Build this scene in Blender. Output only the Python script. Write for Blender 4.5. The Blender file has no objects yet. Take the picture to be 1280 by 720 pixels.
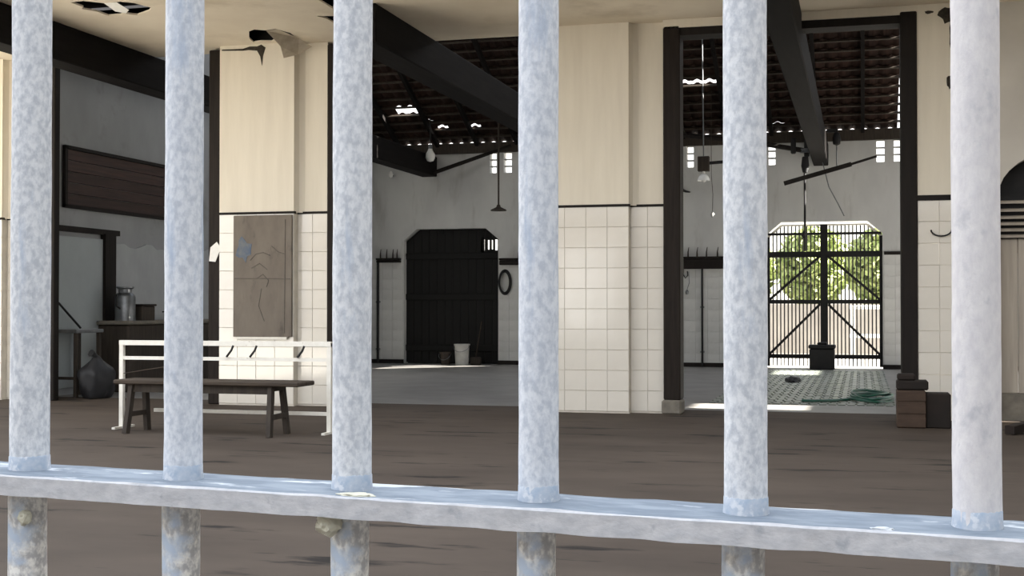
import bpy, bmesh, math, random
from mathutils import Vector, Matrix, noise
from mathutils.geometry import tessellate_polygon
random.seed(7)
SC = bpy.context.scene
COL = SC.collection
PI = math.pi

# ---------------------------------------------------------------- camera
YAW = math.atan(1600/5860); PITCH = math.atan(25/1600)
cd = bpy.data.cameras.new('camera'); cam = bpy.data.objects.new('camera', cd); COL.objects.link(cam)
cd.sensor_width = 36; cd.lens = 36*1600/1280; cd.clip_start = .02; cd.clip_end = 300
cam.location = (0, 0, 1.25); cam.rotation_euler = (PI/2+PITCH, 0, YAW)
SC.camera = cam

# ---------------------------------------------------------------- sky, sun, exposure
SC.view_settings.view_transform = 'Standard'; SC.view_settings.look = 'None'
SC.view_settings.gamma = 1; SC.view_settings.use_curve_mapping = False
SC.view_settings.exposure = 1.5
wd = bpy.data.worlds.new('world'); SC.world = wd; wd.use_nodes = True
wn = wd.node_tree; wn.nodes.clear()
wo = wn.nodes.new('ShaderNodeOutputWorld'); wb = wn.nodes.new('ShaderNodeBackground')
wc = wn.nodes.new('ShaderNodeTexCoord'); ws = wn.nodes.new('ShaderNodeSeparateXYZ'); wr = wn.nodes.new('ShaderNodeValToRGB')
wn.links.new(wc.outputs['Generated'], ws.inputs[0]); wn.links.new(ws.outputs[2], wr.inputs[0])
wr.color_ramp.elements[0].position = 0.0; wr.color_ramp.elements[0].color = (1, .98, .95, 1)
wr.color_ramp.elements[1].position = .8; wr.color_ramp.elements[1].color = (.82, .89, 1, 1)
wn.links.new(wr.outputs[0], wb.inputs[0]); wb.inputs[1].default_value = 0.95
wn.links.new(wb.outputs[0], wo.inputs[0])
sl = bpy.data.lights.new('sun', 'SUN'); so = bpy.data.objects.new('sun', sl); COL.objects.link(so)
sl.energy = 20.0; sl.angle = .0093; sl.color = (1, .95, .86)
so.rotation_euler = Vector((-1, 0, -.466)).to_track_quat('-Z', 'Y').to_euler()

# ---------------------------------------------------------------- materials
def M(name, c1, c2=None, scale=4, rough=.75, stretch=(1,1,1), bump=0., spec=.3, metal=0., lo=.35, hi=.65,
      c3=None, scale3=12, lo3=.58, hi3=.68, stretch3=(1,1,1), rnd=0., detail=6, emit=None, bumpdist=.02):
    m = bpy.data.materials.new(name); m.use_nodes = True
    t = m.node_tree; N = t.nodes; L = t.links
    b = N['Principled BSDF']
    b.inputs['Roughness'].default_value = rough; b.inputs['Metallic'].default_value = metal
    b.inputs['Specular IOR Level'].default_value = spec
    if c2 is None: c2 = tuple(x*.8 for x in c1)
    tc = N.new('ShaderNodeTexCoord')
    def noisetex(sc, st, dt=detail):
        mp = N.new('ShaderNodeMapping'); mp.inputs['Scale'].default_value = st
        L.new(tc.outputs['Object'], mp.inputs[0])
        n = N.new('ShaderNodeTexNoise'); n.inputs['Scale'].default_value = sc; n.inputs['Detail'].default_value = dt
        n.inputs['Roughness'].default_value = .6
        L.new(mp.outputs[0], n.inputs['Vector']); return n
    n1 = noisetex(scale, stretch)
    r = N.new('ShaderNodeValToRGB'); e = r.color_ramp.elements
    e[0].position = lo; e[0].color = (*c1, 1); e[1].position = hi; e[1].color = (*c2, 1)
    L.new(n1.outputs['Fac'], r.inputs[0]); out = r.outputs[0]
    if c3 is not None:
        n3 = noisetex(scale3, stretch3)
        r3 = N.new('ShaderNodeValToRGB'); q = r3.color_ramp.elements
        q[0].position = lo3; q[0].color = (0,0,0,1); q[1].position = hi3; q[1].color = (1,1,1,1)
        L.new(n3.outputs['Fac'], r3.inputs[0])
        mx = N.new('ShaderNodeMix'); mx.data_type = 'RGBA'
        L.new(r3.outputs[0], mx.inputs['Factor']); L.new(out, mx.inputs['A']); mx.inputs['B'].default_value = (*c3, 1)
        out = mx.outputs['Result']
    if rnd:
        oi = N.new('ShaderNodeObjectInfo'); mr = N.new('ShaderNodeMapRange')
        mr.inputs['To Min'].default_value = 1-rnd; mr.inputs['To Max'].default_value = 1+rnd
        L.new(oi.outputs['Random'], mr.inputs['Value'])
        hs = N.new('ShaderNodeHueSaturation'); L.new(mr.outputs[0], hs.inputs['Value']); L.new(out, hs.inputs['Color'])
        out = hs.outputs[0]
    L.new(out, b.inputs['Base Color'])
    if bump:
        bp = N.new('ShaderNodeBump'); bp.inputs['Strength'].default_value = bump; bp.inputs['Distance'].default_value = bumpdist
        L.new(n1.outputs['Fac'], bp.inputs['Height']); L.new(bp.outputs[0], b.inputs['Normal'])
    return m

WHITE = (.62,.65,.70); BLUE = (.30,.42,.60); GREYP = (.36,.37,.40)
m_bar_blue = M('peeling_blue_white_paint', (.70,.73,.78), (.50,.54,.61), 240, .55, (1,1,.7), .5, .4, lo=.40, hi=.62, c3=(.40,.48,.61), scale3=60, lo3=.52, hi3=.66, stretch3=(1,1,.14), bumpdist=.0012)
m_bar_white = M('peeling_white_paint', (.73,.75,.78), (.50,.53,.58), 240, .55, (1,1,.7), .5, .4, lo=.40, hi=.62, c3=(.44,.51,.62), scale3=60, lo3=.56, hi3=.70, stretch3=(1,1,.16), bumpdist=.0012)
m_bar_rose = M('chalky_white_paint', (.72,.70,.70), (.61,.59,.61), 180, .55, (1,1,.6), .5, .4, c3=(.50,.50,.53), scale3=60, lo3=.58, hi3=.72, bumpdist=.0012)
m_bar_low = M('flaked_paint_on_steel', (.88,.87,.84), (.46,.46,.47), 200, .6, (1,1,.8), .6, .4, lo=.40, hi=.60, c3=(.50,.59,.72), scale3=36, lo3=.54, hi3=.68, bumpdist=.0012)
m_rail = M('rail_paint', (0.5888, 0.5888, 0.6072), (0.4600, 0.4692, 0.4968), 150, .55, (.6,1,1), .5, .4, c3=(0.3680, 0.3864, 0.4232), scale3=90, lo3=.60, hi3=.74, bumpdist=.0012)
m_rail_top = M('rail_top_paint', (.165,.20,.245), (.25,.29,.335), 70, .7, (.35,1,1), .5, .2, lo=.42, hi=.62, c3=(.58,.62,.66), scale3=48, lo3=.58, hi3=.64, stretch3=(.3,1,1), bumpdist=.0012)
m_rail_edge = M('worn_white_rail_edge', (.62,.64,.66), (.48,.51,.55), 60, .6)
m_collar = M('blue_collar_paint', (.36,.44,.55), (.52,.56,.62), 160, .6, c3=(.62,.65,.70), scale3=120, lo3=.55, hi3=.62)
m_flake = M('lifted_cream_paint', (.72,.72,.60), (.55,.52,.42), 60, .6)

m_cream = M('cream_plaster', (.76,.70,.585), (.70,.64,.53), 2.2, .85, (3,3,.35), .08, .2, c3=(.56,.50,.40), scale3=1.6, lo3=.62, hi3=.8, stretch3=(2.5,2.5,.4))
m_tile = M('glazed_cream_tile', (0.773, 0.727, 0.644), (0.736, 0.690, 0.607), 2.5, .10, (1,1,1), .015, .9, c3=(0.607, 0.543, 0.451), scale3=3, lo3=.62, hi3=.86, rnd=.02)
b_ = m_tile.node_tree.nodes['Principled BSDF']; b_.inputs['Coat Weight'].default_value = 1; b_.inputs['Coat Roughness'].default_value = .06
m_tile_old = M('dull_white_tile', (.60,.60,.58), (.52,.52,.50), 2.5, .35, (1,1,1), .03, .4, c3=(.36,.34,.30), scale3=4, lo3=.62, hi3=.8, rnd=.05)
m_grout = M('dirty_grout', (.72,.67,.58), (.62,.57,.49), 6, .9)
m_greywall = M('grey_limewash', (.58,.58,.56), (.50,.50,.49), 1.4, .9, (1,1,.5), .08, .15, c3=(.40,.39,.37), scale3=1.3, lo3=.56, hi3=.75, stretch3=(2,2,.5))
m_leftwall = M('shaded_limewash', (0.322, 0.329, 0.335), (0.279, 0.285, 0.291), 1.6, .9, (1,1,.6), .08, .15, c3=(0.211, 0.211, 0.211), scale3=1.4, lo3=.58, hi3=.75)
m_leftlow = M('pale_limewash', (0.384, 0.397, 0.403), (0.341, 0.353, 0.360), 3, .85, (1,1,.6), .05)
m_ceil = M('stained_ceiling_board', (.82,.74,.60), (.75,.665,.53), 1.3, .9, (1,1,1), .06, .15, c3=(.54,.46,.34), scale3=.9, lo3=.56, hi3=.80)
m_torn = M('torn_board_edge', (0.476, 0.416, 0.332), (0.374, 0.323, 0.246), 9, .9)
m_paper = M('pale_paper', (.85,.84,.80), (.78,.77,.72), 20, .8)
m_floor = M('worn_brown_concrete', (.088,.068,.053), (.055,.042,.033), .9, .8, (.6,1.2,1), .15, .15, lo=.3, hi=.7, c3=(0.018, 0.015, 0.013), scale3=1.3, lo3=.585, hi3=.66, stretch3=(.7,3.2,1))
m_hallfloor = M('grey_hall_floor', (.27,.26,.25), (.20,.19,.18), 1.6, .45, (1,1,1), .05, .4)
m_block = M('worn_paving_block', (0.240, 0.256, 0.232), (0.160, 0.184, 0.152), 6, .32, (1,1,1), .1, .5)
m_dark = M('dark_stained_timber', (0.0126, 0.0091, 0.0070), (0.0077, 0.0056, 0.0042), 3, .7, (6,6,.5), .2, .25)
m_jamb = M('brown_black_jamb', (0.0210, 0.0154, 0.0119), (0.0119, 0.0084, 0.0063), 4, .6, (5,5,.4), .15, .15)
m_beam = M('sooty_beam', (0.0094, 0.0083, 0.0077), (0.0055, 0.0044, 0.0044), 4, .75, (4,.4,4), .2, .1)
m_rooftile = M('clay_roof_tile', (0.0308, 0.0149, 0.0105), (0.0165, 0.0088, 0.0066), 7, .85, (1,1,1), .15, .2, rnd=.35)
m_black = M('black_iron', (0.008, 0.008, 0.009), (0.014, 0.013, 0.013), 10, .6)
m_doorblack = M('black_door_boards', (0.0035, 0.0035, 0.0030), (0.0050, 0.0045, 0.0040), 3, .7, (5,1,.4), .15)
m_steel = M('dull_steel', (0.210, 0.217, 0.224), (0.140, 0.147, 0.154), 8, .4, (1,1,1), .05, .5, .7)
m_whitemetal = M('white_painted_steel', (.80,.77,.69), (.72,.68,.60), 12, .5, c3=(.42,.36,.28), scale3=20, lo3=.66, hi3=.74)
m_wood = M('worn_brown_wood', (0.0584, 0.0416, 0.0280), (0.0336, 0.0240, 0.0168), 5, .65, (.6,6,6), .2)
m_wooddark = M('old_grey_brown_wood', (0.051, 0.040, 0.030), (0.030, 0.023, 0.018), 5, .7, (5,5,.5), .2)
m_board = M('weathered_display_board', (0.188, 0.161, 0.131), (0.139, 0.116, 0.094), 2.6, .7, (1.4,1,.5), .08, .3, c3=(0.086, 0.074, 0.061), scale3=4, lo3=.58, hi3=.74, stretch3=(1.5,1,.6))
m_bluepaint = M('faded_blue_paint', (.09,.12,.17), (.15,.16,.17), 9, .7, lo=.42, hi=.62)
m_line = M('faded_dark_line', (.115,.10,.085), (.15,.13,.11), 10, .8)
m_redboard = M('dark_red_brown_board', (0.066, 0.038, 0.032), (0.035, 0.024, 0.021), 4, .6, (.3,.3,6), .2, rnd=.3)
m_whitedoor = M('grey_white_door_leaf', (0.350, 0.385, 0.392), (0.322, 0.350, 0.357), 2, .45)
m_plastic_w = M('white_plastic', (0.434, 0.434, 0.420), (0.364, 0.357, 0.336), 8, .45)
m_enamel = M('white_enamel', (.85,.85,.82), (.8,.8,.76), 6, .3)
m_green = M('green_rubber', (0.006, 0.096, 0.057), (0.005, 0.066, 0.042), 9, .35, spec=.5)
m_card = M('brown_wood_crate', (0.068, 0.043, 0.029), (0.046, 0.029, 0.020), 4, .8, (1,1,3), .1)
m_carddark = M('dark_brown_wood', (0.021, 0.014, 0.011), (0.013, 0.010, 0.008), 4, .8)
m_concrete = M('rough_concrete', (0.210, 0.189, 0.154), (0.140, 0.126, 0.105), 8, .9, bump=.2)
m_ground = M('pale_sunlit_paving', (.50,.475,.43), (.44,.41,.365), 1.5, .9)
m_yardwall = M('yard_render', (.62,.59,.53), (.54,.51,.46), 1, .9)
m_rear = M('dull_rear_render', (.30,.28,.25), (.24,.22,.20), 1, .9)
m_leaf = M('leaf_green', (.20,.26,.08), (.36,.40,.17), 3, .6, rnd=.2)
m_bark = M('bark', (.12,.09,.06), (.07,.05,.035), 8, .9)
m_glass = M('frosted_bulb_glass', (.80,.80,.76), (.75,.74,.70), 3, .25)
m_beige = M('beige_streaked_boards', (.42,.37,.31), (.34,.30,.25), 3, .7, (5,5,.35), .05, rnd=.04)
m_sack = M('black_sack', (.020,.020,.022), (.03,.03,.032), 6, .5, bump=.3)
m_masonry = M('exposed_mortar', (0.054, 0.045, 0.033), (0.024, 0.020, 0.016), 14, .95)

# ---------------------------------------------------------------- geometry helpers
class MB:
    def __init__(s): s.v = []; s.f = []; s.m = []
    def add(s, vs, fs, mi=0):
        o = len(s.v); s.v += [tuple(x) for x in vs]; s.f += [tuple(i+o for i in f) for f in fs]; s.m += [mi]*len(fs); return s
    def box(s, x0, x1, y0, y1, z0, z1, mi=0):
        return s.add([(x0,y0,z0),(x1,y0,z0),(x1,y1,z0),(x0,y1,z0),(x0,y0,z1),(x1,y0,z1),(x1,y1,z1),(x0,y1,z1)],
                     [(0,3,2,1),(4,5,6,7),(0,1,5,4),(1,2,6,5),(2,3,7,6),(3,0,4,7)], mi)
    def bevbox(s, x0, x1, y0, y1, z0, z1, b=.01, mi=0):        # box with chamfered edges
        cx = [(x0,x0+b),(x1,x1-b)]; 
        bm = bmesh.new(); bmesh.ops.create_cube(bm, size=1)
        for v in bm.verts: v.co = ((x0+x1)/2+v.co.x*(x1-x0), (y0+y1)/2+v.co.y*(y1-y0), (z0+z1)/2+v.co.z*(z1-z0))
        bmesh.ops.bevel(bm, geom=bm.edges[:], offset=b, segments=1, affect='EDGES')
        bm.verts.index_update()
        s.add([v.co[:] for v in bm.verts], [[v.index for v in f.verts] for f in bm.faces], mi); bm.free(); return s
    def bar(s, p, q, w, h=None, up=(0,0,1), mi=0):             # rectangular bar between two points
        p = Vector(p); q = Vector(q); d = (q-p).normalized(); h = h or w; up = Vector(up)
        if abs(d.dot(up)) > .97: up = Vector((0,1,0))
        a = d.cross(up).normalized()*w/2; c = a.cross(d).normalized()*h/2
        return s.add([p-a-c,p+a-c,p+a+c,p-a+c,q-a-c,q+a-c,q+a+c,q-a+c],
                     [(0,1,2,3),(7,6,5,4),(0,4,5,1),(1,5,6,2),(2,6,7,3),(3,7,4,0)], mi)
    def tube(s, pts, r, n=8, mi=0, caps=True, closed=False):
        pts = [Vector(p) for p in pts]; rs = r if isinstance(r, (list, tuple)) else [r]*len(pts)
        o = len(s.v); k = len(pts); ref = None
        for i, p in enumerate(pts):
            a = pts[(i-1) % k] if (i or closed) else p; b = pts[(i+1) % k] if (i < k-1 or closed) else p
            d = (b-a).normalized()
            if ref is None: ref = Vector((0,0,1)) if abs(d.z) < .9 else Vector((1,0,0))
            u = (ref - d*ref.dot(d)).normalized(); ref = u; w = d.cross(u)
            for j in range(n):
                t = 2*PI*j/n; s.v.append(tuple(p+(u*math.cos(t)+w*math.sin(t))*rs[i]))
        for i in range(k if closed else k-1):
            for j in range(n):
                a = o+i*n+j; b = o+i*n+(j+1) % n; c = o+((i+1) % k)*n+(j+1) % n; e = o+((i+1) % k)*n+j
                s.f.append((a,b,c,e)); s.m.append(mi)
        if caps and not closed:
            s.f.append(tuple(o+j for j in reversed(range(n)))); s.f.append(tuple(o+(k-1)*n+j for j in range(n))); s.m += [mi,mi]
        return s
    def lathe(s, prof, n=20, c=(0,0,0), mi=0):
        o = len(s.v)
        for r, z in prof:
            for j in range(n):
                t = 2*PI*j/n; s.v.append((c[0]+r*math.cos(t), c[1]+r*math.sin(t), c[2]+z))
        for i in range(len(prof)-1):
            for j in range(n): s.f.append((o+i*n+j, o+i*n+(j+1)%n, o+(i+1)*n+(j+1)%n, o+(i+1)*n+j)); s.m.append(mi)
        return s
    def prism(s, poly, holes, to3, d0, d1, mi=0):              # 2D outline with holes, extruded between d0 and d1
        loops = [poly]+list(holes); flat = [p for l in loops for p in l]; n = len(flat)
        tris = tessellate_polygon([[Vector((p[0],p[1],0)) for p in l] for l in loops])
        vs = [to3(p[0],p[1],d0) for p in flat]+[to3(p[0],p[1],d1) for p in flat]
        fs = [tuple(t) for t in tris]+[tuple(i+n for i in reversed(t)) for t in tris]
        o = 0
        for l in loops:
            k = len(l)
            for i in range(k): fs.append((o+i, o+(i+1)%k, n+o+(i+1)%k, n+o+i))
            o += k
        return s.add(vs, fs, mi)
    def mesh(s, name, mats, smooth=False):
        me = bpy.data.meshes.new(name); me.from_pydata(s.v, [], s.f)
        for m in (mats if isinstance(mats, (list, tuple)) else [mats]): me.materials.append(m)
        me.polygons.foreach_set('material_index', s.m)
        me.update()
        bm = bmesh.new(); bm.from_mesh(me); bmesh.ops.recalc_face_normals(bm, faces=bm.faces[:]); bm.to_mesh(me); bm.free()
        if smooth:
            me.polygons.foreach_set('use_smooth', [True]*len(me.polygons))
            me.set_sharp_from_angle(angle=math.radians(40))
        return me
    def build(s, name, mats, parent=None, smooth=False, loc=(0,0,0)):
        return link(name, s.mesh(name, mats, smooth), parent, loc)

def link(name, me, parent=None, loc=(0,0,0), rot=None):
    o = bpy.data.objects.new(name, me); COL.objects.link(o); o.location = loc
    if rot: o.rotation_euler = rot
    if parent: o.parent = parent
    return o
def thing(name, label, cat, loc=(0,0,0), rz=0, group=None):
    o = bpy.data.objects.new(name, None); COL.objects.link(o); o.empty_display_size = .1
    o.location = loc; o.rotation_euler = (0,0,rz); return tag(o, label, cat, group)
def tag(o, label, cat, group=None):
    o['label'] = label; o['category'] = cat
    if group: o['group'] = group
    return o
def struct(o, label, cat='structure'):
    o['kind'] = 'structure'; o['label'] = label; o['category'] = cat; return o
XZ = lambda a, b, d: (a, d, b)
XY = lambda a, b, d: (a, b, d)
YZ = lambda a, b, d: (d, a, b)
rect = lambda a0, a1, b0, b1: [(a0,b0),(a1,b0),(a1,b1),(a0,b1)]
def wallgrid(mb, a0, a1, b0, b1, d0, d1, holes, to3, mi=0):   # wall with rectangular openings, split into cells
    A = sorted({a0,a1,*[h[0] for h in holes],*[h[1] for h in holes]}); B = sorted({b0,b1,*[h[2] for h in holes],*[h[3] for h in holes]})
    solid = lambda i, j: 0 <= i < len(A)-1 and 0 <= j < len(B)-1 and not any(h[0]-1e-6 <= A[i] and A[i+1] <= h[1]+1e-6 and h[2]-1e-6 <= B[j] and B[j+1] <= h[3]+1e-6 for h in holes)
    for i in range(len(A)-1):
        for j in range(len(B)-1):
            if not solid(i,j): continue
            p = rect(A[i],A[i+1],B[j],B[j+1])
            for d in (d0,d1): mb.add([to3(*q,d) for q in p], [(0,1,2,3)], mi)
            for k,(di,dj) in enumerate(((0,-1),(1,0),(0,1),(-1,0))):
                if not solid(i+di,j+dj):
                    a = p[k]; b = p[(k+1)%4]; mb.add([to3(*a,d0),to3(*b,d0),to3(*b,d1),to3(*a,d1)], [(0,1,2,3)], mi)
    return mb

# ================================================================ STRUCTURE
FY = 15.0            # plane of the pier fronts
WY = 27.3            # far wall of the hall
fl = struct(MB().box(-16, 14, -8, 15.75, -.12, 0).build('floor', m_floor), 'worn brown concrete floor running up to the tiled piers', 'floor')
fl2 = struct(MB().box(-14, 10, 15.75, WY+.2, -.12, 0).build('floor', m_hallfloor), 'grey floor of the inner hall behind the piers', 'floor')
bk = MB(); y = 16.95; r_ = 0
while y < 26.1:
    x = -1.95 + (.03 if r_ % 2 else 0)
    while x < .40:
        bk.bevbox(x, x+.095, y, y+.19, -.01, .014+random.uniform(-.003,.003), .008); x += .118
    y += .212; r_ += 1
o = bk.build('paving_block', m_block, fl2); o['kind'] = 'stuff'

struct(MB().box(-45, -9.75, -20, 11.4, -.08, .006).build('ground', m_ground), 'unseen pale paving added left of the shaded floor to bounce sunlight', 'ground')  # added outside the frame to bounce sunlight onto ceiling and piers
# ---- piers of the front row
def tile_mesh(w, h, mat, t=.012):
    return MB().bevbox(-w/2, w/2, -t, 0, -h/2, h/2, .002).mesh('tile', mat)
me_tile = {}
def tile_field(parent, x0, x1, z0, z1, y, tw, th, mat, skip=None):
    nx = max(1, round((x1-x0)/tw)); nz = max(1, round((z1-z0)/th)); w = (x1-x0)/nx; h = (z1-z0)/nz
    key = (round(w,3), round(h,3), mat.name)
    if key not in me_tile: me_tile[key] = tile_mesh(w-.004, h-.004, mat)
    for i in range(nx):
        for j in range(nz):
            link('tile', me_tile[key], parent, (x0+w*(i+.5), y-random.uniform(0,.002), z0+h*(j+.5)), (random.uniform(-.002,.002),0,random.uniform(-.004,.004)))
def pier(n, xf0, xf1, xr1, label, recess=True, tiles=True):
    mb = MB().box(xf0, xf1, FY, FY+.5, 2.47, 4.65).box(xf0, xf1, FY+.012, FY+.5, 0, 2.47, 1)
    if recess: mb.box(xf1, xr1, FY+.12, FY+.5, 2.47, 4.65).box(xf1, xr1, FY+.132, FY+.5, 0, 2.47, 1)
    if recess:                                              # rounded plaster cove in the corner
        mb.add([(xf1,FY+.02,2.47),(xf1+.10,FY+.12,2.47),(xf1+.035,FY+.085,2.47),(xf1,FY+.02,4.65),(xf1+.10,FY+.12,4.65),(xf1+.035,FY+.085,4.65)],
               [(0,2,5,3),(2,1,4,5)])
    o = struct(mb.build('wall_front', [m_cream, m_grout]), label, 'wall')
    if tiles:
        tile_field(o, xf0, xf1, 0.02, 2.46, FY+.012, .25, .244, m_tile)
        if recess: tile_field(o, xf1, xr1, 0.02, 2.46, FY+.132, .21, .244, m_tile)
    b = MB().box(xf0-.012, xf1+.012, FY-.014, FY+.05, 2.455, 2.485)
    if recess: b.box(xf1, xr1+.005, FY+.106, FY+.17, 2.455, 2.485)
    b.build('band', m_dark, o)
    return o
p0 = pier(0, -12.36, -11.31, -10.76, 'cream pier at the edge of the picture, left of the dark opening')
p1 = pier(1, -8.03, -6.98, -6.57, 'cream pier behind the white frame and wooden bench, with a dirty board')
p2 = pier(2, -3.70, -2.66, -2.25, 'cream pier with white glazed tiles catching window reflections')
p3 = pier(3, .61, 1.07, 1.1, 'cream pier behind the brown crates with a broken upper corner', recess=False)
MB().box(.60, 1.08, FY-.02, FY+.05, 2.45, 2.51).build('band', m_dark, p3)
# crumbled plaster along the upper right corner of that pier
def blotch(mb, cx, cz, rx, rz, y, n=14, seed=0):
    rr = random.Random(seed); pts = []
    for k in range(n):
        a = 2*PI*k/n; q = rr.uniform(.62,1.12); pts.append((cx+rx*q*math.cos(a), cz+rz*q*math.sin(a)))
    return mb.prism(pts, [], XZ, y-.006, y+.01)
sc_ = MB()
for k,(cx,cz,rx,rz) in enumerate(((.74,4.56,.05,.02),(.93,4.52,.10,.10),(1.0,4.28,.05,.22),(1.02,4.05,.03,.10),(.96,3.77,.035,.10),(1.02,3.47,.02,.03),(1.03,2.95,.02,.04))):
    blotch(sc_, cx, cz, rx, rz, FY, seed=k)
sc_.build('plaster_scar', m_masonry, p3)
sc_ = MB()                                                    # missing plaster at the head of the board pier
sc_.prism([(-8.0,4.605),(-7.7,4.60),(-7.6,4.625),(-7.50,4.62),(-7.44,4.64),(-7.38,4.60),(-7.415,4.50),(-7.43,4.37),(-7.455,4.49),(-7.50,4.565),(-7.62,4.58),(-7.7,4.575),(-8.0,4.59)], [], XZ, FY-.006, FY+.01)
blotch(sc_, -6.98, 4.615, .10, .02, FY, seed=22)
sc_.build('plaster_scar', m_masonry, p1)

# ---- wooden door posts of the three openings
def post(n, x0, x1, y0, y1, z0, z1, mat=m_jamb, foot=False, label=''):
    o = struct(MB().bevbox(x0, x1, y0, y1, z0, z1, .012).build('trim_%d' % n, mat), label, 'door post')
    if foot: MB().bevbox(x0-.02, x1+.01, y0-.03, y1, 0, .17, .02).build('foot', m_concrete, o)
    return o
post(1, -10.76, -10.50, FY+.02, FY+.14, 0, 4.62, m_dark, label='black timber post left of the dark side opening')
post(2, -8.22, -8.03, FY+.06, FY+.36, 0, 4.62, label='brown timber post with a white paper tag')
post(3, -6.57, -6.36, FY+.1, FY+.4, 0, 4.62, label='brown timber post right of the board pier')
post(4, -3.88, -3.70, FY+.1, FY+.4, 0, 4.62, label='brown timber post on the near side of the tiled pier')
post(5, -2.25, -2.05, FY-.0, FY+.3, .17, 4.58, foot=True, label='tall brown timber post on a concrete foot')
post(6, .43, .61, FY-.02, FY+.3, .0, 4.58, m_dark, label='black timber post standing behind the brown crates')
struct(MB().box(-2.25, .61, FY, FY+.4, 4.55, 4.65).build('trim_7', m_cream), 'thin cream lintel strip over the opening with the gate', 'lintel')
struct(MB().box(-2.05, .43, FY+.02, FY+.3, 4.46, 4.55).build('trim_8', m_dark), 'dark timber head rail over the opening with the gate', 'lintel')

# ---- wall with an arched louvred opening, right of the last pier
arch = [(1.47,.02)]+[(1.47,2.5)]+[(2.185-.715*math.cos(PI*k/16), 2.5+.5*math.sin(PI*k/16)) for k in range(1,16)]+[(2.90,2.5),(2.90,.02)]
wr_ = MB().prism([(1.07,0),(1.47,0)]+arch[1:-1]+[(2.90,0),(6.2,0),(6.2,4.65),(1.07,4.65)], [], XZ, FY+.10, FY+.45)
w_r = struct(wr_.build('wall_right', m_yardwall), 'grey plastered wall with an arched opening beside the last pier', 'wall')
dr = thing('window_1', 'arched opening with dark louvres above a streaked beige panel', 'window', (2.185, FY+.25, 0)); dr['kind'] = 'structure'
MB().prism([(-.70,2.3)]+[(a-2.185,b) for a,b in arch[2:-2]]+[(.70,2.3)], [], XZ, .17, .19).build('backing', m_black, dr)  # black sheet standing in for the dark void under the arch
for z in (2.43,2.34,2.26,2.19,2.12,2.05): MB().bar((-.70,-.06,z),(.70,-.06,z),.05,.026,(0,-.3,1)).build('slat', m_beige, dr)
MB().box(-.70,.70,.02,.05,1.90,2.50).build('backing', m_black, dr)
for k in range(7): MB().bevbox(-.70+.2*k,-.70+.2*k+.194,-.02,.03,.30,2.02,.006).build('board', m_beige, dr)
MB().box(-.71,.71,-.06,.10,0,.30).build('plinth', m_concrete, dr)

# ---- ceiling over the passage in front of the piers, with two torn holes
hole1 = [(-8.48,12.4),(-8.3,12.37),(-8.14,12.53),(-7.92,12.51),(-7.81,12.62),(-7.74,12.86),(-7.86,13.0),(-8.1,13.15),(-8.2,13.03),(-8.29,13.09),(-8.44,13.09),(-8.45,12.84),(-8.54,12.70),(-8.47,12.63)]
hole2 = [(-7.35,14.48),(-7.25,14.28),(-7.14,14.2),(-7.03,14.28),(-6.87,14.23),(-6.80,14.5),(-6.85,14.81),(-6.99,14.87),(-7.12,14.78),(-7.25,14.91),(-7.38,14.87),(-7.50,14.90),(-7.44,14.66)]
hole3 = [(-5.78, 12.87), (-5.77, 13.1), (-5.78, 13.45), (-5.5, 12.87)]
hole4 = [(-6.11, 13.73), (-6.05, 13.88), (-6.06, 14.14), (-5.91, 13.79)]
ce = struct(MB().prism(rect(-16,6.5,11.6,15.42), [hole1,hole2,hole3,hole4], XY, 4.65, 4.67).build('ceiling', m_ceil), 'stained beige ceiling with torn holes over the piers', 'ceiling')
MB().add([(-8.16,12.55,4.66),(-7.98,12.53,4.65),(-7.93,12.70,4.60),(-8.02,12.78,4.585),(-8.12,12.72,4.60)], [(0,1,2,3,4)]).build('glint_flake', m_paper, ce)  # pale flake put in for the white glint inside the hole
MB().add([(-7.03,14.3,4.65),(-6.86,14.24,4.65),(-6.80,14.75,4.64),(-6.70,14.93,4.56),(-6.9,14.93,4.47),(-7.06,14.86,4.42),(-6.99,14.62,4.52)], [(0,1,2,6),(2,3,4,6),(4,5,6)]).build('torn_flap', m_torn, ce)
struct(MB().box(-16,6.5,11.5,11.6,4.55,5.3).build('trim_9', m_ceil), 'fascia board along the front edge of the passage ceiling', 'fascia')
struct(MB().box(-16,6.5,11.6,14.95,5.25,5.32).box(-16,-15.9,11.6,14.95,4.67,5.25).box(6.4,6.5,11.6,14.95,4.67,5.25).build('ceiling', m_dark), 'dark boarding added above the torn ceiling to keep its holes dark', 'ceiling')  # lid and ends added to keep sky and sun out of the holes
# ---- tie beams running from the passage into the hall
for n,(x0,x1) in enumerate(((-9.55,-9.2),(-5.58,-5.2),(-.95,-.65))):
    ys = 13.3 if n == 1 else 11.62
    struct(MB().bevbox(x0, x1, ys, WY, 4.2, 4.648, .015).build('tie_beam', m_beam),
           ('sooty tie beam crossing above the dark side opening', 'sooty tie beam slanting through the opening with the black door', 'sooty tie beam above the gate opening')[n], 'beam')

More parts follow.
